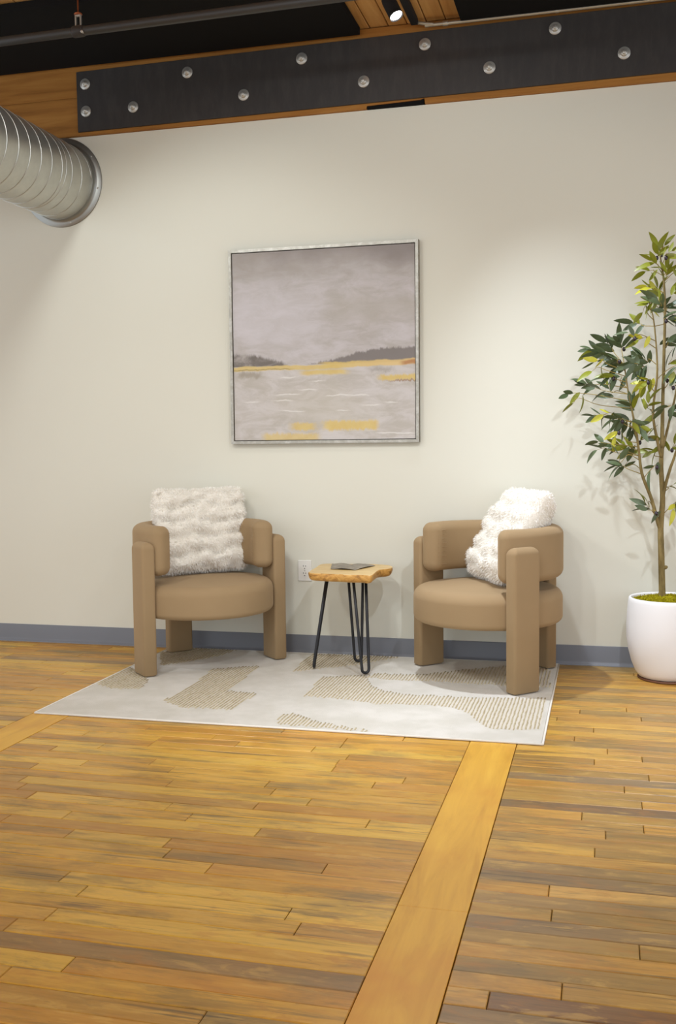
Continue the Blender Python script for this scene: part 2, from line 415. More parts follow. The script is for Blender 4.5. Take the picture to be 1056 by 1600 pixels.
# a few boards that stand out in the room
def override(xa, yy, x1, x2, col):
    for bd in list(boards):
        if bd[2] < yy < bd[3] and bd[0] < x2 and bd[1] > x1 and bd[0] >= STR[1][1]-.01:
            boards.remove(bd); y0, y1 = bd[2], bd[3]
            if bd[0] < x1-.05: boards.append([bd[0], x1, y0, y1, bd[4]])
            if bd[1] > x2+.05: boards.append([x2, bd[1], y0, y1, bd[4]])
            keep = (y0, y1)
    boards.append([x1, x2, keep[0], keep[1], col])
override(0, -2.14, STR[1][1], .95, lin(104, 78, 58))
override(0, -1.845, STR[1][1], .7, lin(124, 102, 76))
override(0, -3.285, -.226, .8, lin(104, 66, 44))
override(0, -2.68, STR[1][1], .6, lin(124, 100, 70))
override(0, -2.97, STR[1][1], .5, lin(130, 104, 70))
override(0, -2.75, -.131, .32, lin(214, 166, 84))
RUG = (-2.372, -.218, -1.467, -.035)
def vis_area(b):
    if b[0] > RUG[0] and b[1] < RUG[1] and b[2] > RUG[2] and b[3] < RUG[3]: return 0
    if b[2] < -4.6: return 0
    A = [proj((x, y, 0)) for x, y in ((b[0], b[2]), (b[1], b[2]), (b[1], b[3]), (b[0], b[3]))]
    if min(p[2] for p in A) < .3: return 0
    x0 = max(0, min(p[0] for p in A)); x1 = min(1056, max(p[0] for p in A))
    h = abs(A[0][1]-A[3][1]); y = sum(p[1] for p in A)/4
    if x1 <= x0 or y > 1612: return 0
    return (x1-x0)*h
boards.sort(key=vis_area, reverse=True)
def paint(me, cols):
    at = me.attributes.new('tint', 'FLOAT_COLOR', 'FACE')
    at.data.foreach_set('color', [c for q in cols for c in (*q, 1)])
SV, SF, SC = [], [], []
G = .0011
for i, (x0, x1, y0, y1, col) in enumerate(boards):
    lift = rnd.uniform(-.0008, .0006)
    x0 += G*.7; x1 -= G*.7; y0 += G*.6; y1 -= G*.6
    if i < 300:
        me = mesh('plank', board_verts(x0, x1, y0, y1, lift), BF); paint(me, [col]*len(BF))
        obj('plank', me, M['plank'], floor)
    else:
        q = len(SV); SV += board_verts(x0, x1, y0, y1, lift); SF += [tuple(a+q for a in f) for f in BF]; SC += [col]*len(BF)
me = mesh('far_planks', SV, SF); paint(me, SC); tag(obj('far_planks', me, M['plank'], floor), kind='stuff')
for (a, b) in STR:
    for y0, y1 in ((YN, -2.905), (-2.903, -.9), (-.898, -.001)):
        obj('inlay_board', mesh('inlay_board', board_verts(a+.0015, b-.0015, y0, y1, .0004, .0012), BF), M['inlay'], floor)

# ceiling ----------------------------------------------------------------
CZ = 3.288
ceil = obj('ceiling', box(XL, XR, YN, .14, CZ+.03, CZ+.12), M['black']); tag(ceil, kind='structure')
x = -1.191-.0985*49
cm = bpy.data.meshes.new('ceiling_plank')
bmc = bmesh.new(); add_box(bmc, .0025, .096, YN, .14, 0, .03)
bmesh.ops.bevel(bmc, geom=[e for e in bmc.edges if abs(e.verts[0].co.y-e.verts[1].co.y) > 1 and e.verts[0].co.z < .01], offset=.003, segments=1, affect='EDGES')
bmc.to_mesh(cm); bmc.free(); cm.materials.append(M['ceil'])
while x < XR-.1:
    if x > XL-.01:
        o = obj('ceiling_plank', cm, None, ceil); o.location = (x, 0, CZ+rnd.uniform(0, .003))
    x += .0985

# timber beam with its bolted steel plate ------------------------------------------------------
BX0, BX1 = XL, XR
beam = empty('timber_beam', (0, 0, 0)); tag(beam, 'long orange-brown timber beam with a bolted black steel plate above the cream wall', 'beam')
NX0, NX1, NZ = px(572, 170, 1, -.02).x, px(663, 165, 1, -.02).x, .02
def xz_prism(poly, y0, y1):
    bm = bmesh.new(); a = [bm.verts.new((x, y0, z)) for x, z in poly]; b = [bm.verts.new((x, y1, z)) for x, z in poly]
    k = len(poly); bm.faces.new(a); bm.faces.new(list(reversed(b)))
    for i in range(k): bm.faces.new((a[(i+1) % k], a[i], b[i], b[(i+1) % k]))
    bmesh.ops.recalc_face_normals(bm, faces=bm.faces); return bm
z0 = WALLTOP+.001
obj('lower_timber', xz_prism([(BX0, z0), (NX0, z0), (NX0+.004, z0+NZ*.7), (NX1-.02, z0+NZ*1.0), (NX1, z0+NZ*1.4), (NX1+.003, z0), (BX1, z0), (BX1, 3.088), (BX0, 3.088)], -.022, .14), M['timber'], beam)
obj('steel_shim', box(NX0+.004, NX1-.004, -.016, .1, z0-.0005, z0+NZ*1.2), M['felt'], beam)
obj('upper_timber', box(BX0, BX1, -.022, .14, 3.0905, CZ-.002, .0025, 1), M['timber'], beam)
plate = obj('steel_plate', box(0, 5.4, -.012, 0, -.164, .164, .002, 1), M['steel'], beam)
plate.location = (-2.862, -.0225, 3.062); plate.rotation_euler = (0, -.0055, 0)
bm = bmesh.new()
lathe(bm, [(.0305, 0), (.0305, .003), (.029, .0045), (.019, .0055), (.0175, .0065), (.0165, .014), (.012, .0165), (.0095, .017), (.0095, .022), (.006, .0235)], 24)
bmesh.ops.rotate(bm, verts=bm.verts, cent=(0, 0, 0), matrix=Matrix.Rotation(PI/2, 3, 'X'))
bme = bpy.data.meshes.new('bolt'); bm.to_mesh(bme); bm.free(); bme.materials.append(M['zinc'])
for bx_, bz in [(-2.808, 3.155), (-2.808, 3.007), (-2.198, 3.158), (-2.522, 3.005), (-1.553, 3.166), (-1.879, 3.010), (-.899, 3.170), (-1.221, 3.016),
                (-.25, 3.178), (-.573, 3.022), (.078, 3.026), (.402, 3.18), (.73, 3.03), (1.05, 3.185), (1.38, 3.03), (1.7, 3.19), (2.03, 3.035), (2.35, 3.195)]:
    o = obj('bolt', bme, None, plate, True)
    dx = bx_-(-2.862); o.location = (dx, -.0121, bz-3.062-dx*.0055)
    o.rotation_euler = (0, rnd.uniform(0, 6), 0)

# black ceiling panels ---------------------------------------------------
def panel(x0, x1, label, yb=-.045):
    o = obj('acoustic_panel', box(x0, x1, -.80, yb, 3.248, CZ-.001, .004, 2), M['felt'])
    tag(o, label, 'ceiling panel', 'black ceiling panels'); return o
panel(-5.6, -1.235, 'matte black ceiling panel on the left, above the pipe and the metal duct')
panel(-.712, 3.6, 'matte black ceiling panel on the right, above the grey conduit', -.078)

# black pipe with hanger -------------------------------------------------
pp = empty('ceiling_pipe', (-2.42, -.82, 3.105)); tag(pp, 'long black pipe hung under the ceiling in front of the left black panel', 'pipe')
pp.rotation_euler = (0, 0, -.018)
bm = bmesh.new(); tube(bm, [(-3.3, 0, 0), (-.02, 0, 0), (2.8, 0, 0), (5, 0, 0)], .0215, 20)
o = obj('pipe_run', bm, M['pipe'], pp); shade(o)
bm = bmesh.new(); tube(bm, [(-.03, 0, 0), (-.022, 0, 0), (.022, 0, 0), (.03, 0, 0)], [.024, .0265, .0265, .024], 20)
obj('clamp_ring', bm, M['steel'], pp, True)
bm = bmesh.new()
for s in (-1, 1): add_box(bm, s*.013-.002, s*.013+.002, -.006, .006, .022, .075)
add_box(bm, -.016, .016, -.007, .007, .020, .026); add_box(bm, -.013, .013, -.006, .006, .069, .075)
obj('hanger_bracket', bm, M['zinc'], pp)
bm = bmesh.new(); lathe(bm, [(.018, .075), (.02, .079), (.015, .084), (.004, .086), (.004, .18)], 16)
obj('hanger_rod', bm, M['copper'], pp, True)
bm = bmesh.new(); lathe(bm, [(.004, -.008), (.007, -.007), (.007, .006), (.004, .008)], 6)
o = obj('clamp_nut', bm, M['zinc'], pp); o.location = (.03, -.02, -.012); o.rotation_euler = (PI/2, 0, 0)

# conduit ------------------------------------------------------------------
cdt = empty('electrical_conduit', (-.79, -.06, 3.252)); tag(cdt, 'thin grey metal conduit bending along the top of the steel plate', 'conduit')
pts = smooth_path([(-.165, .0, .034), (-.155, -.003, .026), (-.12, -.006, .012), (-.06, -.004, .001), (.0, 0, 0), (1.2, 0, 0), (3.5, 0, 0)], 6)
bm = bmesh.new(); tube(bm, pts, .0095, 12); o = obj('conduit_tube', bm, M['conduit'], cdt); shade(o)
bm = bmesh.new(); tube(bm, [(-.015, -.0005, 0), (-.012, 0, 0), (.012, 0, 0), (.015, 0, 0)], [.010, .0125, .0125, .010], 12); obj('coupling', bm, M['conduit'], cdt, True)
for xx in (.55, 1.5):
    bm = bmesh.new(); tube(bm, [(xx-.008, 0, 0), (xx+.008, 0, 0)], .0112, 12); add_box(bm, xx-.008, xx+.008, 0, .026, .008, .03)
    obj('conduit_strap', bm, M['conduit'], cdt)

# light track and the spotlight in view ------------------------------------
TX = -.945
tr = obj('light_track', box(TX-.018, TX+.018, -4.6, -.075, CZ-.034, CZ-.0005, .003, 1), M['black'])
tag(tr, 'slim black light track running across the ceiling planks', 'light track')
LP = Vector((-.940, -.585, 3.105)); LD = Vector((.44, -.20, -.88)).normalized()
sl = empty('track_spotlight', LP); tag(sl, 'small black ceiling spotlight with a glowing white face', 'spotlight')
q = LD.to_track_quat('-Z', 'Y')
bm = bmesh.new(); lathe(bm, [(.0285, .001), (.032, -.007), (.0325, .004), (.0325, .085), (.030, .10), (.02, .106)], 28, cap0=False)
o = obj('housing', bm, M['black'], sl); shade(o, 40); o.rotation_mode = 'QUATERNION'; o.rotation_quaternion = q
bm = bmesh.new(); lathe(bm, [(.0282, .0), (.028, -.001), (.02, -.002), (.004, -.0025)], 28)
o = obj('lens', bm, M['lens'], sl, True); o.rotation_mode = 'QUATERNION'; o.rotation_quaternion = q
top = -LD*.085
bm = bmesh.new(); tube(bm, [top, top+Vector((.004, 0, .035)), (TX-LP.x, 0, CZ-.034-LP.z)], .009, 10); obj('stem', bm, M['black'], sl, True)
bm = box(-.016, .016, -.045, .045, 0, .022, .003, 1); o = obj('track_adapter', bm, M['black'], sl); o.location = (TX-LP.x, 0, CZ-.056-LP.z)
spot('track_spotlight_beam', LP+LD*.012, LP+LD, 172, 86, .8, .03, WHITE)

# spiral duct ----------------------------------------------------------------
DC, DR, FR = Vector((-2.985, 0, 2.636)), .209, .2475
duct = empty('spiral_duct', (DC.x, -.002, DC.z)); tag(duct, 'large shiny galvanised spiral air duct entering the wall through a round flange', 'air duct')
bm = bmesh.new(); NS = 72
R = [[(DR*math.cos(2*PI*i/NS), y, DR*math.sin(2*PI*i/NS)) for i in range(NS)] for y in (-.012, -.05, -.5, -1.0, -1.5, -2.2)]
rings(bm, R); bmesh.ops.recalc_face_normals(bm, faces=bm.faces); o = obj('duct_tube', bm, M['galv'], duct); shade(o, 40)
bm = bmesh.new(); PT = .104; nt = int(2.05/PT*48)
pts = [((DR+.0008)*math.cos(2*PI*i/48), -.055-PT*i/48, (DR+.0008)*math.sin(2*PI*i/48)) for i in range(nt)]
tube(bm, pts, .0024, 6); obj('spiral_seam', bm, M['galv'], duct, True)
bm = bmesh.new()
for yy in (-.31,):
    R = [[((DR+r)*math.cos(2*PI*i/NS), yy+d, (DR+r)*math.sin(2*PI*i/NS)) for i in range(NS)] for r, d in ((-.001, -.016), (.002, -.014), (.002, .014), (-.001, .016))]
    rings(bm, R, True, False, False)
bmesh.ops.recalc_face_normals(bm, faces=bm.faces); o = obj('joint_collar', bm, M['galv'], duct); shade(o)
bm = bmesh.new()
R = [[(r*math.cos(2*PI*i/NS), y, r*math.sin(2*PI*i/NS)) for i in range(NS)] for r, y in ((FR, 0), (FR, -.006), (FR-.002, -.008), (DR+.016, -.012), (DR+.008, -.016), (DR+.003, -.024), (DR+.002, -.04), (DR-.003, -.04))]
rings(bm, R); bmesh.ops.recalc_face_normals(bm, faces=bm.faces); o = obj('flange', bm, M['galv2'], duct); shade(o, 40)
bm = bmesh.new(); lathe(bm, [(.006, 0), (.006, .002), (.003, .004)], 10)
bmesh.ops.rotate(bm, verts=bm.verts, cent=(0, 0, 0), matrix=Matrix.Rotation(PI/2, 3, 'X')); sme = bpy.data.meshes.new('flange_screw'); bm.to_mesh(sme); bm.free(); sme.materials.append(M['zinc'])
for a in (-1.35, -.2, .6, -2.5):
    o = obj('flange_screw', sme, None, duct); o.location = ((FR-.018)*math.cos(a), -.0085, (FR-.018)*math.sin(a))

# ================================================================== PICTURE
PX0, PX1, PZ0, PZ1 = -1.984, -.940, 1.1495, 2.1985
FWD, FD = .0165, .034
pic = empty('framed_painting', (PX0, 0, PZ0)); tag(pic, 'square abstract marsh landscape painting in a thin silver frame on the cream wall', 'painting')
Wd, Hd = PX1-PX0, PZ1-PZ0
def rail(poly):
    bm = bmesh.new(); a = [bm.verts.new((x, -FD, z)) for x, z in poly]; b = [bm.verts.new((x, -.001, z)) for x, z in poly]
    bm.faces.new(a); bm.faces.new(list(reversed(b)))
    for i in range(4): bm.faces.new((a[(i+1) % 4], a[i], b[i], b[(i+1) % 4]))
    bmesh.ops.recalc_face_normals(bm, faces=bm.faces)
    bmesh.ops.bevel(bm, geom=[e for e in bm.edges if e.verts[0].co.y < -.03 and e.verts[1].co.y < -.03], offset=.0018, segments=2, affect='EDGES')
    me = bpy.data.meshes.new('frame_rail'); bm.to_mesh(me); bm.free(); me.materials.append(M['frame']); me.materials.append(M['framedark'])
    for f in me.polygons:
        if abs(f.normal.y) < .3: f.material_index = 1
    obj('frame_rail', me, None, pic)
e = FWD
rail([(0, 0), (Wd, 0), (Wd-e, e), (e, e)]); rail([(0, Hd), (e, Hd-e), (Wd-e, Hd-e), (Wd, Hd)])
rail([(0, 0), (e, e), (e, Hd-e), (0, Hd)]); rail([(Wd, 0), (Wd, Hd), (Wd-e, Hd-e), (Wd-e, e)])
g = e+.004
bm = box(0, 1, -.022/1, 0, 0, 1)
cv = obj('canvas', bm, M['canvas'], pic); cv.location = (g, -.006, g); cv.scale = (Wd-2*g, 1, Hd-2*g)
obj('backing_board', box(e*.5, Wd-e*.5, -.006, -.0015, e*.5, Hd-e*.5), M['framedark'], pic)

# ================================================================== OUTLET
ou = empty('wall_outlet', (-1.582, 0, .4565)); tag(ou, 'white double power outlet on the wall behind the side table', 'outlet')
obj('cover_plate', box(-.0385, .0385, -.006, -.0002, -.0575, .0575, .0025, 2), M['outlet'], ou)
for s in (-1, 1):
    bm = bmesh.new(); rr = rrect(.034, .029, .012, 6)
    rings(bm, [[(x, -.0055, z) for x, z in rr], [(x, -.0078, z) for x, z in rr]])
    bmesh.ops.recalc_face_normals(bm, faces=bm.faces)
    rc = obj('receptacle', bm, M['outlet'], ou); rc.location = (0, 0, s*.0195)
    for xx, hh in ((-.0065, .0095), (.0065, .008)):
        obj('slot', box(xx-.0013, xx+.0013, -.0082, -.007, .0015, .0015+hh), M['slot'], rc)
    obj('ground_hole', box(-.0028, .0028, -.0082, -.007, -.0105, -.0055, .0012, 2), M['slot'], rc)
bm = bmesh.new(); lathe(bm, [(.0035, 0), (.003, .0012)], 12); bmesh.ops.rotate(bm, verts=bm.verts, cent=(0, 0, 0), matrix=Matrix.Rotation(PI/2, 3, 'X'))
o = obj('plate_screw', bm, M['zinc'], ou); o.location = (0, -.0058, 0)

# ================================================================== RUG
rx0, rx1, ry0, ry1 = RUG
rug = empty('area_rug', ((rx0+rx1)/2, (ry0+ry1)/2, 0)); tag(rug, 'cream area rug with ribbed beige shapes under both armchairs', 'rug')
RO = Vector(((rx0+rx1)/2, (ry0+ry1)/2, 0)); RZ = .0085
hw, hl = (rx1-rx0)/2, (ry1-ry0)/2
obj('rug_pile', box(-hw+.006, hw-.006, -hl+.006, hl-.006, .0008, RZ, .002, 1), M['rug'], rug)
for a, b in (((-hw, -hl), (hw, -hl)), ((hw, -hl), (hw, hl)), ((hw, hl), (-hw, hl)), ((-hw, hl), (-hw, -hl))):
    bm = bmesh.new(); tube(bm, [(a[0]*.9985, a[1]*.998, .0048), (b[0]*.9985, b[1]*.998, .0048)], .0044, 8); obj('bound_edge', bm, M['bind'], rug, True)
SHAPES = [
 [(191,1042),(227,1052),(231,1066),(219,1076),(175,1076),(146,1068)],
 [(406,1040),(331,1046),(299,1072),(255,1095),(283,1105),(362,1109),(402,1084),(354,1080),(378,1064)],
 [(246,1019),(299,1011),(372,1015),(338,1026),(295,1034),(251,1040)],
 [(429,1131),(439,1118),(456,1115),(479,1123),(521,1133),(585,1144)],
 [(454,1050),(488,1022),(628,1026),(594,1032),(558,1039),(500,1045)],
 [(474,1088),(503,1058),(570,1056),(582,1073),(600,1080),(630,1085),(673,1087),(747,1091),(856,1091),(845,1140),(766,1140),(747,1127),(726,1111),(700,1104),(660,1101),(588,1100),(533,1092)],
 [(573,1058),(588,1052),(620,1054),(662,1054),(726,1047),(790,1041),(859,1041),(860,1074),(790,1071),(718,1067),(668,1064),(620,1063)]]
V, Fc = [], []; GV, GF = [], []
for poly in SHAPES:
    P = [px(x, y, 2, RZ) - RO for x, y in poly]
    P = [Vector((max(-hw+.012, min(hw-.012, p.x)), max(-hl+.012, min(hl-.006, p.y)), 0)) for p in P]
    x = min(p.x for p in P); xe = max(p.x for p in P); step = .0158
    while x < xe:
        xc = x+step/2; ys = []
        for i in range(len(P)):
            a, b = P[i], P[(i+1) % len(P)]
            if (a.x <= xc) != (b.x <= xc): ys.append(a.y+(b.y-a.y)*(xc-a.x)/(b.x-a.x))
        ys.sort()
        for ya, yb in zip(ys[::2], ys[1::2]):
            ya += rnd.uniform(-.012, .012); yb += rnd.uniform(-.012, .012)
            yb = min(yb, hl-.006); ya = max(ya, -hl+.01)
            if yb-ya < .01: continue
            # sunken ground strip and a raised yarn rib, in wavy pieces
            q = len(GV); GV += [(x, ya, RZ+.0006), (x+step, ya, RZ+.0006), (x+step, yb, RZ+.0006), (x, yb, RZ+.0006)]; GF.append((q, q+1, q+2, q+3))
            m = max(2, int((yb-ya)/.03)); q = len(V)
            for k in range(m+1):
                yy = lerp(ya, yb, k/m); wv = rnd.uniform(-.0014, .0014); hh = RZ+.0032+rnd.uniform(-.0006, .0006); wd = .0036+rnd.uniform(-.0008, .0009)
                V += [(xc+wv-wd, yy, RZ), (xc+wv-wd*.6, yy, hh), (xc+wv+wd*.6, yy, hh), (xc+wv+wd, yy, RZ)]
            for k in range(m):
                a = q+4*k
                for s in range(3): Fc.append((a+s, a+s+4, a+s+5, a+s+1))
            Fc.append((q, q+1, q+2, q+3)); a = q+4*m; Fc.append((a+3, a+2, a+1, a))
        x += step
o = obj('beige_ribs', mesh('beige_ribs', V, Fc), M['rib'], rug, True); tag(o, kind='stuff')
o = obj('rib_ground', mesh('rib_ground', GV, GF), M['rugg'], rug); tag(o, kind='stuff')

# ================================================================== ARMCHAIRS
SEAT_R = .359
def slab(w, l, h, rc=.015, rt=.036, z0=0):
    bm = bmesh.new(); R = []
    for z, d in [(z0, .006), (z0+.006, 0), (h*.5, 0)] + [(h-rt+rt*math.sin(a), rt*(1-math.cos(a))*.92) for a in [PI/2*k/7 for k in range(8)]]:
        R.append([(x, y, z) for x, y in rrect(w-2*d, l-2*d, max(rc-d*.3, .006), 5)])
    rings(bm, R); return bm
def make_chair():
    t = empty('armchair')
    # seat cushion: round drum with soft rim and gently domed top
    bm = bmesh.new(); prof = []
    zt, zb, rr = .440, .276, .052
    prof += [(SEAT_R-.16, zb), (SEAT_R-rr*.55, zb)]
    for k in range(1, 8): a = -PI/2+PI/2*k/7; prof.append((SEAT_R-rr*.55+rr*.55*math.cos(a), zb+rr*.55+rr*.55*math.sin(a)))
    for k in range(0, 10): a = PI/2*k/9; prof.append((SEAT_R-rr+rr*math.cos(a), zt-rr+rr*math.sin(a)))
    for r in (.24, .18, .10, .03): prof.append((r, zt+.012*(1-(r/.296)**2)))
    lathe(bm, prof, 64); o = obj('seat', bm, M['velvet'], t, True)
    # wrap-around back band: rounded section swept along an arc open to the front (+y)
    bm = bmesh.new(); T, H, zc, rad, rcn = .108, .246, .6125, .307, .042
    sec0 = rrect(T, H, rcn, 6); R = []; aend = math.radians(112); m = 60
    arc = [(-aend, s) for s in ()]
    stops = []
    for k in range(7): a = PI/2*k/6; stops.append((-aend-.04/rad*math.sin(PI/2-a)*1.0, 1-(1-math.sin(a))*.62*1.0, math.sin(a)))
    L = []
    for k in range(7):
        f = k/6; ang = PI/2*(1-f)
        L.append((aend+.042/rad*math.sin(ang), .042*(1-math.cos(ang))))
    path = [(-a, d) for a, d in L] + [(lerp(-aend, aend, k/m), 0) for k in range(1, m)] + [(a, d) for a, d in reversed(L)]
    for a, d in path:
        sx, sz = rrect(T-2*d*1.05, H-2*d, max(rcn-d*.9, .008), 6), None
        bulge = 0
        R.append([((rad+x)*math.sin(a), -(rad+x)*math.cos(a), zc+z) for x, z in sx])
    rings(bm, R); bmesh.ops.recalc_face_normals(bm, faces=bm.faces)
    band = obj('back_band', bm, M['velvet'], t, True)
    # gathered pleats at both front ends of the band
    for s in (-1, 1):
        for k in range(9):
            z = zc-.085+.17*k/8
            pts = []
            for j in range(5):
                a = aend+.018/rad-.05*j/4 if False else aend+.034/rad-.075*j/4/rad*1.0
                r = rad-T/2+.012-.012*min(1, j/2.0)
                pts.append((s*r*math.sin(a), -r*math.cos(a), z+rnd.uniform(-.001, .001)))
            bm = bmesh.new(); tube(bm, pts, [.0006, .0022, .0026, .0018, .0004], 6); obj('pleat', bm, M['velvet'], band, True)
    for s in (-1, 1):
        o = obj('leg', slab(.070, .150, .661), M['velvet'], t, True); o.location = (s*.363, .090, .0)
    o = obj('leg', slab(.140, .064, .64), M['velvet'], t, True); o.location = (0, -.358, 0)
    return t
def copy_tree(o, parent=None):
    c = o.copy(); C.objects.link(c); c.parent = parent
    for ch in list(o.children): copy_tree(ch, c)
    return c
CZ0 = RZ+.0042
chR = make_chair()
chL = copy_tree(chR)
# local +y is the front: world heading d -> rz = heading - 90 deg
chR.location = (-.548, -.372, CZ0); chR.rotation_euler = (0, 0, math.radians(225.3-90))
chL.location = (-2.018, -.383, CZ0); chL.rotation_euler = (0, 0, math.radians(-44.3-90))
tag(chR, 'tan velvet barrel armchair between the side table and the potted tree', 'armchair', 'pair of barrel armchairs')
tag(chL, 'tan velvet barrel armchair on the left, below the air duct', 'armchair', 'pair of barrel armchairs')

# ================================================================== PILLOWS
def pillow(loc, heading, lean, w, h, thick, seed, label, bend=.05, roll=0):
    """local x across, z up, -y is the face; ruched rows across the face with fleece strands"""
    r = random.Random(seed)
    t = empty('throw_pillow', loc); t.rotation_mode = 'XYZ'
    # heading: world angle the face looks at
    t.matrix_world = Matrix.Translation(loc) @ Matrix.Rotation(heading+PI/2, 4, 'Z') @ Matrix.Rotation(-lean, 4, 'X') @ Matrix.Rotation(roll, 4, 'Y')
    tag(t, label, 'pillow', 'white furry pillows')
    n = 44; off = seed*3.17
    def P(u, v, side):
        # u, v in -1..1
        cu, cv = abs(u), abs(v)
        x = u*w/2*(1-.05*(1-cv**2)*cu**4); z = v*h/2*(1-.07*(1-cu**2)*cv**4)
        e = max(0, (1-cu**3.2))**.5*max(0, (1-cv**3.2))**.5
        th = thick/2*e
        k_ = 1-.085*(cu*cv)**4; x *= k_; z *= k_
        rows = 5.5; ph = v*rows*PI*.5 + 1.5*noise.noise((u*2.1+off, v*1.1, 3.3)) + .5*noise.noise((u*6+off, v*3, 5.1))
        ruch = (abs(math.cos(ph))**.7-.55)*.024*min(1, e*2.2)
        lum = noise.noise((u*4.2+off, v*5.0, 7.7*side))*.022*min(1, e*3) + noise.noise((u*11+off, v*13, 2.1*side))*.009*min(1, e*3)
        ed = noise.noise((u*5+off, v*5, 1.0))*.006
        y = -side*(th+ruch*(1 if side > 0 else .4)+lum)
        y -= bend*(u*u)                       # side edges come forward around the band
        return Vector((x+ed*(cu > .9)*(1 if u > 0 else -1), y, z+h/2+ed*(cv > .9)*(1 if v > 0 else -1)))
    bm = bmesh.new(); grid = {}
    for side in (1, -1):
        for i in range(n+1):
            for j in range(n+1):
                edge = i in (0, n) or j in (0, n)
                if side == -1 and edge: grid[(side, i, j)] = grid[(1, i, j)]; continue
                u = -1+2*i/n; v = -1+2*j/n
                u = math.sin(u*PI/2)*.35+u*.65; v = math.sin(v*PI/2)*.35+v*.65
                grid[(side, i, j)] = bm.verts.new(P(u, v, side))
    for side in (1, -1):
        for i in range(n):
            for j in range(n):
                q = [grid[(side, i, j)], grid[(side, i+1, j)], grid[(side, i+1, j+1)], grid[(side, i, j+1)]]
                bm.faces.new(q if side == 1 else list(reversed(q)))
    bm.normal_update()
    FV, FF = [], []
    for f in bm.faces:
        ar = f.calc_area(); k = ar*32000; k = int(k)+(1 if r.random() < k-int(k) else 0)
        vs = [v.co for v in f.verts]; nr = f.normal
        for _ in range(k):
            a, b = r.random(), r.random(); p0 = vs[0].lerp(vs[1], a).lerp(vs[3].lerp(vs[2], a), b)
            cl = noise.noise((p0.x*45+off, p0.y*45, p0.z*45)); cl2 = noise.noise((p0.x*45+9, p0.y*45+off, p0.z*45))
            d = (nr*.9+Vector((cl*.9+r.uniform(-.35, .35), 0, -.35+cl2*.8+r.uniform(-.35, .35)))).normalized()
            ln = r.uniform(.008, .017); sd = d.cross(Vector((r.uniform(-1, 1), r.uniform(-1, 1), r.uniform(-1, 1)))).normalized()*.0007
            q = len(FV); mid = p0+d*ln*.6; tip = p0+d*ln+Vector((0, 0, -.25*ln))
            FV += [p0-sd*1.2, p0+sd*1.2, mid+sd, mid-sd, tip]; FF += [(q, q+1, q+2, q+3), (q+3, q+2, q+4)]
    obj('cushion_body', bm, M['fleece'], t, True)
    o = obj('fur_pile', mesh('fur_pile', FV, FF), M['fur'], t); tag(o, kind='stuff')
    return t
pillow(Vector((-2.078, -.270, .462)), math.radians(-46), math.radians(9), .53, .47, .17, 1, 'white furry ruched pillow facing forward on the armchair below the air duct', .04)
pillow(Vector((-.553, -.338, .462)), math.radians(207), math.radians(31), .47, .52, .19, 2, 'white furry pillow leaning back on the armchair beside the potted tree', .03)

# ================================================================== SIDE TABLE
TZ = .510
TP = [(481.4,893.5),(486,890.5),(492.7,886.7),(499,882.4),(508,880.6),(518.5,880.6),(540,881),(561,881.4),(580,881.2),(594,881.8),(607,883),(613,885.2),(611,888),(600,889.4),(591,891.2),(585,895.8),(579,899.5),(566,898.6),(548,898.4),(530,897.3),(508,896.6),(486.7,895.3)]
TW = [px(x, y, 2, TZ) for x, y in TP]
TC = Vector((-1.262, -.345, 0))
tb = empty('side_table', (TC.x, TC.y, 0)); tag(tb, 'small live-edge wooden side table with black hairpin legs between the armchairs', 'side table')
top = smooth_path([p-TC for p in TW]+[TW[0]-TC], 3)[:-1]
cen = sum(top, Vector())/len(top)
bm = bmesh.new(); R = []
for k, (dz, s) in enumerate(((-.041, .90), (-.038, .945), (-.030, .985), (-.020, 1.0), (-.010, 1.0), (-.002, .995), (0, .985))):
    ring = []
    for i, p in enumerate(top):
        w_ = 1+.02*noise.noise((p.x*22, p.y*22, k*.5))*(k < 6)
        q = cen+(p-cen)*s*w_; ring.append((q.x, q.y, TZ+dz))
    R.append(ring)
rings(bm, R); bmesh.ops.recalc_face_normals(bm, faces=bm.faces)
me = bpy.data.meshes.new('tabletop'); bm.to_mesh(me); bm.free(); me.materials.append(M['slab']); me.materials.append(M['edge'])
for f in me.polygons:
    f.material_index = 0 if f.normal.z > .75 or f.normal.z < -.9 else 1
    f.use_smooth = len(f.vertices) == 4
obj('tabletop', me, None, tb)
def hairpin(foot, a, b):
    f = Vector(foot); a = Vector(a); b = Vector(b); zt = TZ-.04
    ax = (b-a).normalized(); rb = .0185
    pts = [Vector((a.x, a.y, zt))]
    lo = f+Vector((0, 0, rb+.007))
    s1 = lo-ax*rb; s2 = lo+ax*rb
    pts += [pts[0].lerp(s1, .5), s1]
    for k in range(1, 8): t = PI*k/8; pts.append(lo-ax*rb*math.cos(t)-Vector((0, 0, rb*math.sin(t))))
    e_ = Vector((b.x, b.y, zt)); pts += [s2, s2.lerp(e_, .5), e_]
    bm = bmesh.new(); tube(bm, pts, .0074, 10); L = obj('hairpin_leg', bm, M['hair'], tb, True)
    mid = (a+b)/2
    obj('mounting_plate', box(mid.x-.05, mid.x+.05, mid.y-.03, mid.y+.03, zt-.001, zt+.003), M['hair'], L)
fz = RZ+.0042
def lf(x, y): p = px(x, y, 2, RZ); return (p.x-TC.x, p.y-TC.y, fz)
fa, fb_, fc = lf(491, 1045), lf(559.5, 1036), lf(571, 1055)
tp = lambda x, y, Y=None: px(x, y, 2, TZ-.041)-TC
# left leg is seen edge-on: its second rod hides behind the first
def topat(xp, Y):
    p = px(xp, 908, 1, Y); return (p.x-TC.x, Y-TC.y, 0)
hairpin(fa, topat(510.5, -.36), topat(512.5, -.29))
hairpin(fb_, topat(544, -.25), topat(567, -.21))
hairpin(fc, topat(552, -.46), topat(571.5, -.42))

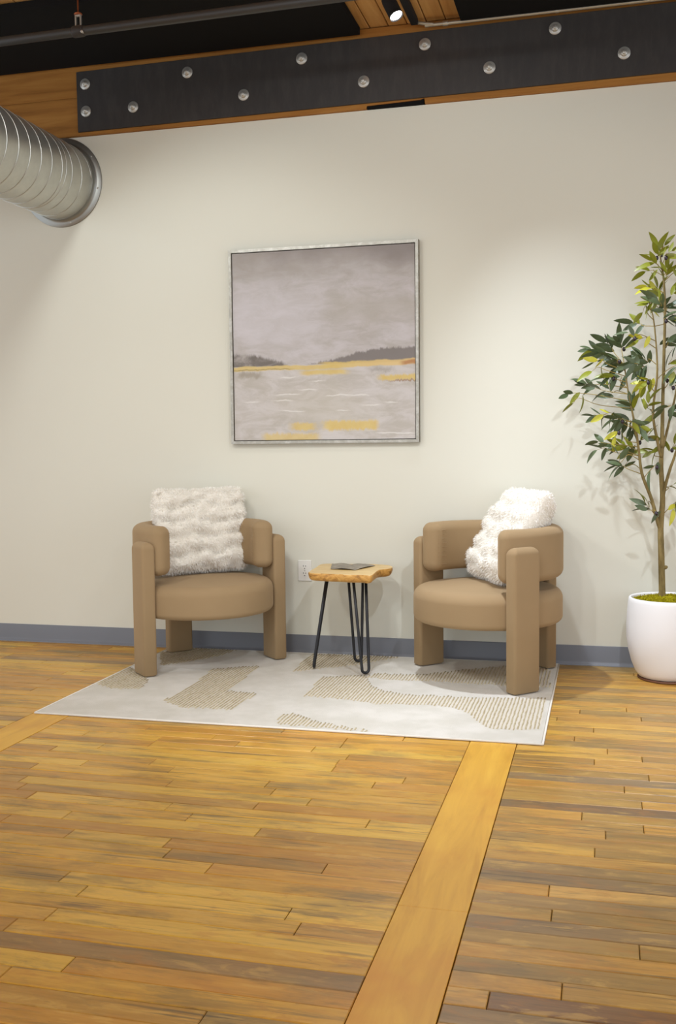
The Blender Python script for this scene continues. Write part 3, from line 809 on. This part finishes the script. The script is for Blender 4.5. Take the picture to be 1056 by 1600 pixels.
# brochure -------------------------------------------------------------------
mg = empty('open_brochure', tuple(px(550, 886, 2, TZ+.001))); tag(mg, 'grey-brown open brochure lying on the wooden side table', 'brochure')
B0 = Vector(mg.location)
def page(name, c4, lift):
    A = [px(x, y, 2, TZ+.001)-B0 for x, y in c4]    # spine back, spine front, outer front, outer back
    bm = bmesh.new(); rows = []
    m = 8
    for k in range(m+1):
        t = k/m; hz = .0012+lift*math.sin(PI*min(1, t*1.15)) + .002*t
        a = A[0].lerp(A[3], t); b = A[1].lerp(A[2], t); rows.append((a+Vector((0, 0, hz)), b+Vector((0, 0, hz)), b+Vector((0, 0, hz-.0012)), a+Vector((0, 0, hz-.0012))))
    rings(bm, rows); bmesh.ops.recalc_face_normals(bm, faces=bm.faces); obj(name, bm, M['paper'], mg)
page('page_leaf', [(549, 882.6), (555, 891), (516.5, 889.3), (518.5, 881.4)], .006)
page('page_leaf', [(549, 882.6), (555, 891), (586, 884.2), (570, 881.6)], .004)

# ================================================================== POT AND TREE
PC = Vector((.30, -.215, 0))
pot = empty('planter_pot', PC); tag(pot, 'white rounded planter pot on the wood floor at the right', 'planter')
bm = bmesh.new()
prof = [(.05, .008), (.118, .008), (.134, .014), (.150, .036), (.168, .08), (.184, .14), (.1925, .20), (.1935, .26), (.190, .33), (.1855, .375), (.183, .388), (.179, .394), (.173, .394), (.169, .388), (.168, .37), (.166, .33), (.05, .33)]
lathe(bm, prof, 64); o = obj('pot_body', bm, M['pot'], pot); shade(o, 60)
bm = bmesh.new(); lathe(bm, [(.05, .0), (.136, 0), (.14, .004), (.138, .0095), (.05, .0095)], 48); obj('wooden_base', bm, M['tray'], pot)
moss = empty('moss', PC+Vector((0, 0, .365))); moss.location.z = .365
MV, MF = [], []
rm = random.Random(5)
bm = bmesh.new(); lathe(bm, [(.165, -.03), (.166, 0.0), (.15, .014), (.11, .022), (.06, .03), (.02, .036)], 40)
for v in bm.verts:
    if v.co.z > -.01: v.co += Vector((0, 0, 1))*(.012*noise.noise(v.co*38)+.006*noise.noise(v.co*90))
bmm = bm
for _ in range(5200):
    a = rm.uniform(0, 2*PI); rr = .160*math.sqrt(rm.random()); z = .012+.022*(1-(rr/.166)**2)
    p = Vector((rr*math.cos(a), rr*math.sin(a), z-.004)); d = Vector((rm.uniform(-1, 1), rm.uniform(-1, 1), rm.uniform(.1, 1.1))).normalized()
    ln = rm.uniform(.008, .02); sd = d.cross(Vector((rm.uniform(-1, 1), rm.uniform(-1, 1), .3))).normalized()*.0013
    e_ = p+d*ln; f_ = e_+Vector((rm.uniform(-1, 1), rm.uniform(-1, 1), rm.uniform(-.8, .5)))*.008
    q = len(MV); MV += [p-sd, p+sd, e_+sd, e_-sd, f_]; MF += [(q, q+1, q+2, q+3), (q+3, q+2, q+4)]
bpy.data.objects.remove(moss)
me = bpy.data.meshes.new('moss'); q = len(MV)
bmm.verts.ensure_lookup_table(); bmm.verts.index_update()
MV += [tuple(v.co) for v in bmm.verts]; MF += [tuple(v.index+q for v in f.verts) for f in bmm.faces]; bmm.free()
moss = obj('moss', mesh('moss', MV, MF), M['moss']); moss.location = PC+Vector((0, 0, .360))
tag(moss, 'yellow-green dried moss filling the top of the white planter', 'moss', kind='stuff')

TY = -.215
tree = empty('olive_tree', (PC.x, TY, .38)); tag(tree, 'tall artificial olive tree with dark and yellow-green leaves in a white planter', 'tree')
T0 = Vector(tree.location)
def tp3(x, y, dy=0.0): return px(x, y, 1, TY+dy)-T0
def limb(name, P, r0, r1, sub=5):
    path = smooth_path(P, sub); m = len(path)
    bm = bmesh.new(); tube(bm, path, [lerp(r0, r1, k/(m-1)) for k in range(m)], 9); obj(name, bm, M['bark'], tree, True); return path
paths = []
base = Vector((tp3(1035, 919).x, 0, -.03))
paths.append(limb('trunk', [base, tp3(1033, 870), tp3(1032, 824), tp3(1035, 780), tp3(1032.6, 731), tp3(1034, 690, .01), tp3(1035, 640, .02), tp3(1037, 560, .01), tp3(1038.6, 490), tp3(1037, 440), tp3(1031, 398)], .0165, .0035))
paths.append(limb('branch', [tp3(1031, 826), tp3(1026.5, 812, -.01), tp3(1017, 778, -.02), tp3(1003, 741, -.04), tp3(998, 705, -.05), tp3(993, 670, -.06), tp3(982, 616, -.07), tp3(975, 570, -.07)], .0105, .003))
paths.append(limb('branch', [tp3(1033, 715), tp3(1028, 694, -.02), tp3(1020, 646, -.04), tp3(1026, 593, -.05), tp3(1026, 555, -.05), tp3(1021, 500, -.05), tp3(1013, 470, -.04)], .008, .0025))
paths.append(limb('branch', [tp3(1034, 790), tp3(1038, 764, -.01), tp3(1046, 735, -.02), tp3(1053, 715, -.03), tp3(1066, 670, -.04), tp3(1072, 600, -.03), tp3(1075, 530, 0)], .009, .003))
paths.append(limb('branch', [tp3(1035, 700), tp3(1045, 660, .03), tp3(1058, 600, .05), tp3(1064, 520, .05), tp3(1058, 450, .04)], .007, .0025))
bm = bmesh.new(); lathe(bm, [(.009, -.004), (.009, .008), (.006, .014), (.002, .016)], 10)
o = obj('branch_stub', bm, M['bark'], tree, True); o.location = tp3(1038, 887); o.rotation_euler = (0, 1.2, 0)
ALLP = [p for pa in paths for p in pa]
def leaf_mesh(L, Wd_, curl, mat):
    v, f = [], []; m = 7
    for k in range(m+1):
        t = k/m; wv = Wd_/2*(math.sin(PI*t**.82)**.8 if 0 < t < 1 else 0); y = L*t; z = -curl*t*t*L
        v += [(-wv, y, z+wv*.22), (0, y, z), (wv, y, z+wv*.22)]
    for k in range(m):
        a = 3*k
        if k == 0: f += [(1, 4, 3), (1, 5, 4)]
        elif k == m-1: f += [(a, a+1, a+4), (a+1, a+2, a+4)]
        else: f += [(a, a+1, a+4, a+3), (a+1, a+2, a+5, a+4)]
    me = mesh('leaf', v, f); me.materials.append(M[mat])
    for p in me.polygons: p.use_smooth = True
    return me
LM = {k: [leaf_mesh(L, W_, c, 'leaf%d' % k) for L, W_, c in ((.080, .027, .25), (.070, .026, .1), (.090, .028, .35), (.062, .023, -.15))] for k in range(3)}
bm = bmesh.new(); bmesh.ops.create_uvsphere(bm, u_segments=10, v_segments=8, radius=.0085)
for v in bm.verts: v.co.z *= 1.3
OLV = bpy.data.meshes.new('olive'); bm.to_mesh(OLV); bm.free(); OLV.materials.append(M['olive'])
for p in OLV.polygons: p.use_smooth = True
# leaf sprays: pixel of the spray's tip, growth angle in the picture plane (deg, 90 = up), colour, number of leaves
SPR = [(1027,388,95,1,5),(1038,384,70,1,4),(1049,392,35,1,4),(1018,408,150,1,4),(1009,424,185,1,3),(1043,420,80,1,5),(1011,447,160,2,5),(1027,450,110,1,6),(1028,468,120,0,5),
 (1013,474,190,1,5),(1004,488,250,1,2),(1018,482,280,2,3),(990,505,170,0,4),(982,520,150,0,3),(998,531,200,2,3),(968,532,110,0,6),(948,535,130,0,5),(920,546,175,0,5),(936,553,170,0,5),
 (928,566,200,2,3),(925,580,215,1,2),(955,562,180,0,6),(962,575,200,0,5),(985,567,170,0,7),(1003,558,140,0,6),(998,577,210,0,5),(1004,597,200,2,6),(1008,604,240,1,3),(912,600,170,0,6),
 (888,616,190,0,3),(896,630,225,0,2),(930,606,160,0,3),(950,604,120,0,4),(948,590,190,0,4),(960,592,200,0,3),(985,630,120,0,6),(1015,625,70,1,4),(1012,638,150,1,2),(1037,638,200,0,3),
 (928,650,190,0,4),(943,648,195,2,3),(960,655,180,0,5),(970,664,210,0,6),(962,682,235,2,3),(988,672,270,0,6),(1000,666,330,0,5),(935,690,165,0,3),(933,703,195,0,3),(956,698,180,0,4),(977,695,150,1,4),
 (1012,682,30,1,3),(1013,706,190,1,4),(1030,690,150,1,2),(967,712,100,0,3),(962,728,180,0,5),(980,722,60,0,3),(1016,735,230,0,3),(1007,785,130,0,4),(1012,797,175,0,2),
 (1044,480,20,0,5),(1050,500,350,0,5),(1050,535,10,0,5),(1053,580,240,0,3),(1050,596,330,0,3),(1050,560,60,0,3),(1051,758,20,1,3),(1052,795,250,2,3),(1056,690,60,1,4),(1060,640,20,0,5),(1066,600,10,0,6),
 (1062,450,40,1,5),(1066,420,70,1,4),(1072,500,20,0,6),(1080,540,10,0,6),(1086,600,0,2,5),(1085,650,350,0,6),(1078,690,340,0,5),(1096,570,20,0,5),(1100,630,0,1,5),(1090,700,330,0,4),(1075,560,60,0,5)]
rl = random.Random(11)
leaves = []
def orient(d, roll):
    q = d.to_track_quat('Y', 'Z'); return (q.to_matrix() @ Matrix.Rotation(roll, 3, 'Y'))
for (sx, sy, ang, colk, cnt) in SPR:
    dy = rl.uniform(-.13, .09); dy = min(dy, .12)
    tip = tp3(sx, sy, dy); a = math.radians(ang)
    dirn = Vector((math.cos(a), rl.uniform(-.5, .3), math.sin(a))).normalized()
    # woody twig from the nearest lower limb point
    cand = [p for p in ALLP if p.z < tip.z-.02] or ALLP
    near = min(cand, key=lambda p: (p-tip).length+.25*abs((tip.z-p.z)-.07))
    ctl = near.lerp(tip, .55)+Vector((0, 0, .02*rl.uniform(-.3, 1)))
    back = tip-dirn*.035
    path = smooth_path([near, ctl, back, tip], 4)
    bm = bmesh.new(); tube(bm, path, [lerp(.0022, .0009, k/(len(path)-1)) for k in range(len(path))], 5); obj('twig', bm, M['twig'], tree, True)
    for k in range(cnt):
        t = k/max(1, cnt-1); pos = tip-dirn*(.055*(1-t)*rl.uniform(.7, 1.1)) if cnt > 1 else tip
        sd = (-1)**k; spread = rl.uniform(.5, 1.0)*(1-.6*t)*sd
        side = Vector((-dirn.z, 0, dirn.x))
        d = (dirn*math.cos(spread)+side*math.sin(spread)+Vector((0, rl.uniform(-.45, .35), rl.uniform(-.2, .1)))).normalized()
        ck = colk if rl.random() < .82 else rl.choice((0, 1, 1))
        leaves.append((pos, d, rl.choice((-1, 1))*rl.uniform(.35, 1.45), ck, rl.randrange(4), rl.uniform(.85, 1.12)))
    if rl.random() < .3:
        o = obj('olive', OLV, None, tree); o.location = back+Vector((rl.uniform(-.01, .01), -.012, -.012))
def offframe(L):
    p = proj(L[0]+T0); return p[0] > 1075
leaves.sort(key=offframe)
LV, LF, LMi = [], [], []
for i, (pos, d, roll, ck, var, sc) in enumerate(leaves):
    mw = orient(d, roll); me = LM[ck][var]
    if i < 300:
        o = obj('leaf', me, None, tree); o.location = pos; o.rotation_euler = mw.to_euler(); o.scale = (sc, sc, sc)
    else:
        q = len(LV); LV += [pos+mw @ (v.co*sc) for v in me.vertices]
        for p in me.polygons: LF.append(tuple(a+q for a in p.vertices)); LMi.append(ck)
if LV:
    me = mesh('outer_leaves', LV, LF)
    for k in range(3): me.materials.append(M['leaf%d' % k])
    me.polygons.foreach_set('material_index', LMi)
    tag(obj('outer_leaves', me, None, tree, True), kind='stuff')
print('leaves', len(leaves), 'boards', len(boards))
